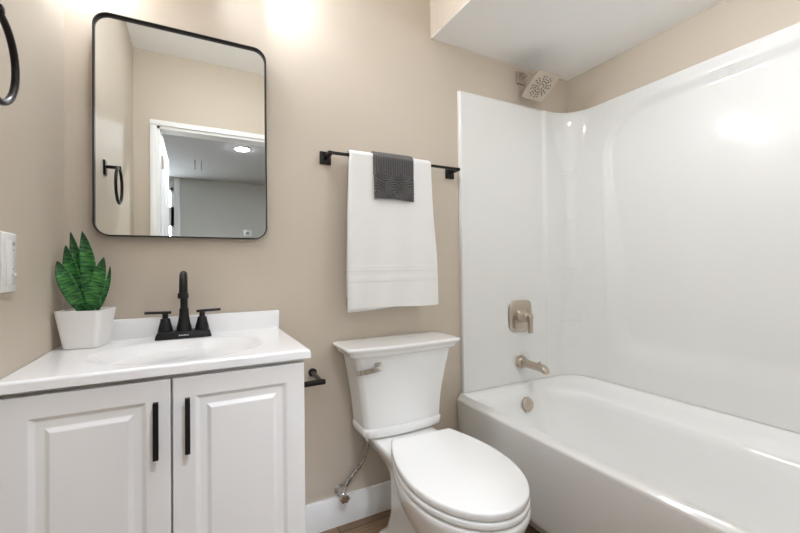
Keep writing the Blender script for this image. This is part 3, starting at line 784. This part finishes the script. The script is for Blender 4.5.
# seat outline, slightly swung towards the vanity as in the photo
OUT = [(0.0, 0.120), (0.05, 0.138), (0.10, 0.156), (0.15, 0.168), (0.20, 0.1755), (0.25, 0.1775), (0.30, 0.1745), (0.35, 0.163), (0.40, 0.142), (0.44, 0.115), (0.47, 0.086), (0.49, 0.058), (0.502, 0.03), (0.506, 0.0)]
def egg(grow, z, n_side=26, back=0.0, ys=1.0, wsc=1.0, y0=-0.281, ang=-4.6):
    """rounded outline; grow offsets outwards"""
    right = []
    for k in range(14):
        q = k / 14 * 0.25; right.append(((0.12 + 0.0575 * math.sin(PI / 2 * q / 0.25) ** 0.9) * wsc, -q * ys))
    for k in range(31):
        a = k / 30 * PI / 2; q = math.sin(a)
        right.append((0.1775 * math.sqrt(max(0, 1 - q ** 2.1)) * wsc, -(0.25 + 0.256 * q) * ys))
    loop = right + [(-x, y) for x, y in right[-2::-1]]
    out = []; n = len(loop)
    for i, (x, y) in enumerate(loop):
        if i == 0: nx_, ny_ = 0.9, 0.3
        elif i == n - 1: nx_, ny_ = -0.9, 0.3
        else:
            tx, ty_ = loop[i + 1][0] - loop[i - 1][0], loop[i + 1][1] - loop[i - 1][1]
            l = math.hypot(tx, ty_); nx_, ny_ = -ty_ / l, tx / l
        out.append((x + nx_ * grow, y + ny_ * grow + (back if i in (0, n - 1) else 0)))
    q = Matrix.Rotation(math.radians(ang), 4, 'Z')
    return [Vector((TX + 0.008, y0, z)) + q @ Vector((x, y, 0)) for x, y in out][::-1]
rs = [egg(g, z) for g, z in ((-0.03, 0.4036), (-0.002, 0.4036), (0.001, 0.4052), (0.002, 0.409), (0.002, 0.4185), (0.0008, 0.4225), (-0.002, 0.4245), (-0.006, 0.4252))]
rs = [shrink(rs[0], 0.02), shrink(rs[0], 0.5)] + rs + [shrink(rs[-1], f, d) for f, d in ((0.96, 0.0002), (0.6, 0.0006), (0.3, 0.0008), (0.02, 0.0008))]
bm = B(); add_loft(bm, rs)
obj('lid', bm, M_plastic, to, angle=40)
rs = [egg(g, z) for g, z in ((-0.03, 0.3803), (-0.001, 0.3803), (0.002, 0.3825), (0.003, 0.386), (0.003, 0.3935), (0.002, 0.3968), (-0.0005, 0.3987), (-0.03, 0.3989))]
bm = B(); add_loft(bm, [shrink(rs[0], 0.02), shrink(rs[0], 0.5)] + rs + [shrink(rs[-1], 0.5), shrink(rs[-1], 0.02)])
obj('seat', bm, M_plastic, to, angle=40)
for s in (-1, 1):
    bm = B(); add_lathe(bm, (TX + s * 0.07, -0.262, 0.376), (0, 0, 1), [(0, 0.016), (0.028, 0.016), (0.034, 0.012), (0.035, 0)], 20); obj('hinge_cap', bm, M_plastic, to)
# bowl: rim flowing down to a narrow foot
bm = B()
rs = []
for z, g, ysc, wsc, y0 in ((0.3757, -0.03, 1.0, 1.0, -0.283), (0.3755, -0.004, 1.0, 1.0, -0.283), (0.3735, -0.0005, 1.0, 1.0, -0.283), (0.368, 0.002, 1.0, 1.0, -0.283), (0.355, 0.001, 1.0, 1.0, -0.283), (0.325, -0.003, 0.985, 0.99, -0.283), (0.29, -0.008, 0.96, 0.965, -0.281),
                          (0.25, -0.018, 0.915, 0.91, -0.28), (0.21, -0.030, 0.85, 0.82, -0.28), (0.17, -0.040, 0.79, 0.73, -0.28), (0.12, -0.044, 0.75, 0.70, -0.28), (0.06, -0.042, 0.74, 0.70, -0.28), (0.02, -0.034, 0.75, 0.72, -0.28), (0.012, -0.024, 0.76, 0.74, -0.28), (0.0, -0.022, 0.76, 0.74, -0.28)):
    rs.append(egg(g, z, ys=ysc, wsc=wsc, y0=y0))
add_loft(bm, rs); obj('bowl', bm, M_porc, to, angle=60)
# deck carrying the tank and the trapway body behind the bowl
bm = B()
add_loft(bm, [rrect(TX - h, TX + h, a, c, r, z, 8) for z, h, a, c, r in ((0.0, 0.122, -0.50, -0.13, 0.05), (0.014, 0.122, -0.50, -0.13, 0.05), (0.022, 0.112, -0.49, -0.14, 0.05), (0.06, 0.104, -0.48, -0.17, 0.05), (0.14, 0.102, -0.48, -0.20, 0.05), (0.24, 0.104, -0.47, -0.21, 0.045), (0.29, 0.106, -0.45, -0.205, 0.04), (0.315, 0.112, -0.42, -0.17, 0.035), (0.34, 0.124, -0.36, -0.09, 0.03), (0.358, 0.131, -0.34, -0.05, 0.03), (0.374, 0.135, -0.325, -0.040, 0.025), (0.3815, 0.132, -0.32, -0.042, 0.025), (0.3845, 0.126, -0.315, -0.048, 0.025))])
obj('trapway_body', bm, M_porc, to, angle=60)
for s in (-1, 1):
    bm = B(); add_lathe(bm, (TX + s * 0.099, -0.27, 0.010), (0, 0, 1), [(0, 0.014), (0.012, 0.013), (0.02, 0.008), (0.022, 0)], 18); obj('bolt_cap', bm, M_plastic, to)

# ------------------------------------------------------------------ water supply
vx_, vz_ = 0.515, 0.140
t = thing('water_shutoff_valve', (vx_, 0, vz_), 'chrome shutoff valve with braided hose below the toilet tank', 'valve')
bm = B(); add_lathe(bm, (vx_, -0.0004, vz_), (0, -1, 0), [(0, 0.022), (0.003, 0.022), (0.007, 0.012), (0.03, 0.0085), (0.03, 0)], 24); obj('flange', bm, M_chrome, t)
bm = B(); add_lathe(bm, (vx_, -0.028, vz_), (0, -1, 0), [(0, 0.011), (0.026, 0.011), (0.03, 0.008), (0.03, 0)], 20)
add_tube(bm, ((vx_, -0.042, vz_), (vx_ + 0.012, -0.042, vz_ + 0.03)), 0.008, 14); obj('body', bm, M_chrome, t)
bm = B(); rings = []
for d in (0.058, 0.072):
    rings.append([Vector((vx_ + 0.019 * c * (1 + 0.12 * math.cos(6 * a)), -d, vz_ - 0.006 + 0.014 * s * (1 + 0.12 * math.cos(6 * a)))) for a, c, s in [(2 * PI * k / 36, math.cos(2 * PI * k / 36), math.sin(2 * PI * k / 36)) for k in range(36)]])
add_loft(bm, rings); add_tube(bm, ((vx_, -0.055, vz_ - 0.003), (vx_, -0.06, vz_ - 0.005)), 0.006, 12); obj('handle', bm, M_chrome, t)
hp = bez((vx_ + 0.012, -0.042, vz_ + 0.03), (vx_ + 0.052, -0.05, vz_ + 0.11), (0.612, -0.075, 0.23), (0.612, -0.085, 0.382), 44)
hb = mat('braided_steel', (176, 170, 164), 0.22, metal=1.0)
nt = hb.node_tree; bs = nt.nodes['Principled BSDF']; tcn = nt.nodes.new('ShaderNodeTexCoord'); vo = nt.nodes.new('ShaderNodeTexVoronoi'); vo.inputs['Scale'].default_value = 260
nt.links.new(tcn.outputs['Object'], vo.inputs['Vector']); bpn = nt.nodes.new('ShaderNodeBump'); bpn.inputs['Strength'].default_value = 0.9; bpn.inputs['Distance'].default_value = 0.003
nt.links.new(vo.outputs['Distance'], bpn.inputs['Height']); nt.links.new(bpn.outputs[0], bs.inputs['Normal'])
obj('hose', add_tube(B(), hp, [0.0085 if i < 22 else 0.0055 for i in range(len(hp))], 14), hb, t)
bm = B(); add_lathe(bm, (0.612, -0.085, 0.352), (0, 0, 1), [(0, 0.012), (0.006, 0.014), (0.028, 0.014), (0.032, 0.011), (0.032, 0)], 12); obj('coupling_nut', bm, M_plastic, t)

# ------------------------------------------------------------------ lamps
vl = thing('vanity_light', (-0.03, 0, 2.105), 'black bar light with three swivel lamps over the mirror, just above the picture', 'lamp')
obj('back_plate', box((-0.28, -0.022, 2.083), (0.22, -0.0005, 2.153), 0.006, 3), M_black, vl)
for x, aim, hood in ((-0.21, (-0.62, -0.78, 0), 0.0), (-0.03, (0.7, -0.72, -0.04), 0.028), (0.15, (0.88, -0.6, -0.04), 0.028)):  # aims and hoods added to light the tub and dim the wall glow
    ax = Vector(aim).normalized(); c = Vector((x, -0.075, 2.118))
    obj('arm', add_tube(B(), ((x, -0.02, 2.118), tuple(c)), 0.009, 14), M_black, vl)
    bm = B(); add_lathe(bm, c - ax * 0.022, ax, [(0, 0.012), (0.003, 0.02), (0.02, 0.032), (0.034, 0.0375), (0.038 + hood, 0.0385), (0.0385 + hood, 0.0365), (0.038, 0.0355), (0.038, 0)], 28); obj('lamp_housing', bm, M_black, vl)
    bm = B(); add_lathe(bm, c + ax * 0.0165, ax, [(0, 0.0335)] + [(0.036 * math.sin(k / 10 * PI / 2), 0.0335 * math.cos(k / 10 * PI / 2)) for k in range(1, 11)], 28)
    obj('lens', bm, M_bulb, vl)
cl = thing('ceiling_light', (0.16, -0.90, ZC), 'flush round ceiling light on the bathroom ceiling', 'lamp')
bm = B(); add_lathe(bm, (0.16, -0.90, ZC - 0.0004), (0, 0, -1), [(0, 0.15), (0.016, 0.15), (0.02, 0.145), (0.02, 0)], 40); obj('rim', bm, M_trim, cl)
bm = B(); add_lathe(bm, (0.16, -0.90, ZC - 0.021), (0, 0, -1), [(0, 0.135), (0.01, 0.132), (0.022, 0.11), (0.03, 0.06), (0.032, 0)], 40); obj('diffuser', bm, M_ceillamp, cl)
def downlight(x, y, lab, ZC=ZC, glow=M_halllamp):
    r = thing('recessed_light', (x, y, ZC), lab, 'lamp')
    bm = B(); add_lathe(bm, (x, y, ZC - 0.0004), (0, 0, -1), [(0, 0.095), (0.005, 0.095), (0.009, 0.078), (0.009, 0)], 32); obj('rim', bm, M_trim, r)
    bm = B(); add_lathe(bm, (x, y, ZC - 0.0095), (0, 0, -1), [(0, 0.075), (0.004, 0.073), (0.005, 0)], 32); obj('lens', bm, glow, r)
sl = thing('added_shower_light', (1.22, -1.06, ZS), 'added unseen dome light on the soffit that brightens the bathtub alcove', 'lamp')  # added dome, out of view, to brighten tub, surround and soffit
bm = B(); add_lathe(bm, (1.22, -1.06, ZS - 0.0004), (0, 0, -1), [(0, 0.1), (0.008, 0.1), (0.012, 0.094), (0.012, 0)], 36); obj('rim', bm, M_trim, sl)
bm = B(); add_lathe(bm, (1.22, -1.06, ZS - 0.0125), (0, 0, -1), [(0, 0.088), (0.02, 0.086), (0.036, 0.074), (0.048, 0.05), (0.054, 0.02), (0.055, 0)], 36); obj('diffuser', bm, M_showerfill, sl)
downlight(0.35, -2.15, 'added unseen ceiling light outside the bathroom doorway, fills from the front')  # added downlight, out of view, for frontal fill through the doorway
downlight(0.497, -3.516, 'round recessed ceiling light seen in the mirror through the doorway')
bm = B()
for x in (-0.02, 0.06): add_box(bm, (x, -4.85, ZC - 0.006), (x + 0.012, -4.30, ZC - 0.0004))
tag(obj('ceiling_vent', bm, M_mark), 'pale slotted vent on the ceiling seen in the mirror', 'vent')
t = tag(obj('thermostat', box((0.70, HY + 0.0005, 1.60), (0.84, HY + 0.025, 1.71), 0.006, 3), M_plastic), 'small white thermostat on the far grey wall seen in the mirror', 'thermostat')
obj('screen', box((0.745, HY + 0.0245, 1.635), (0.795, HY + 0.0265, 1.675)), M_mark, t)
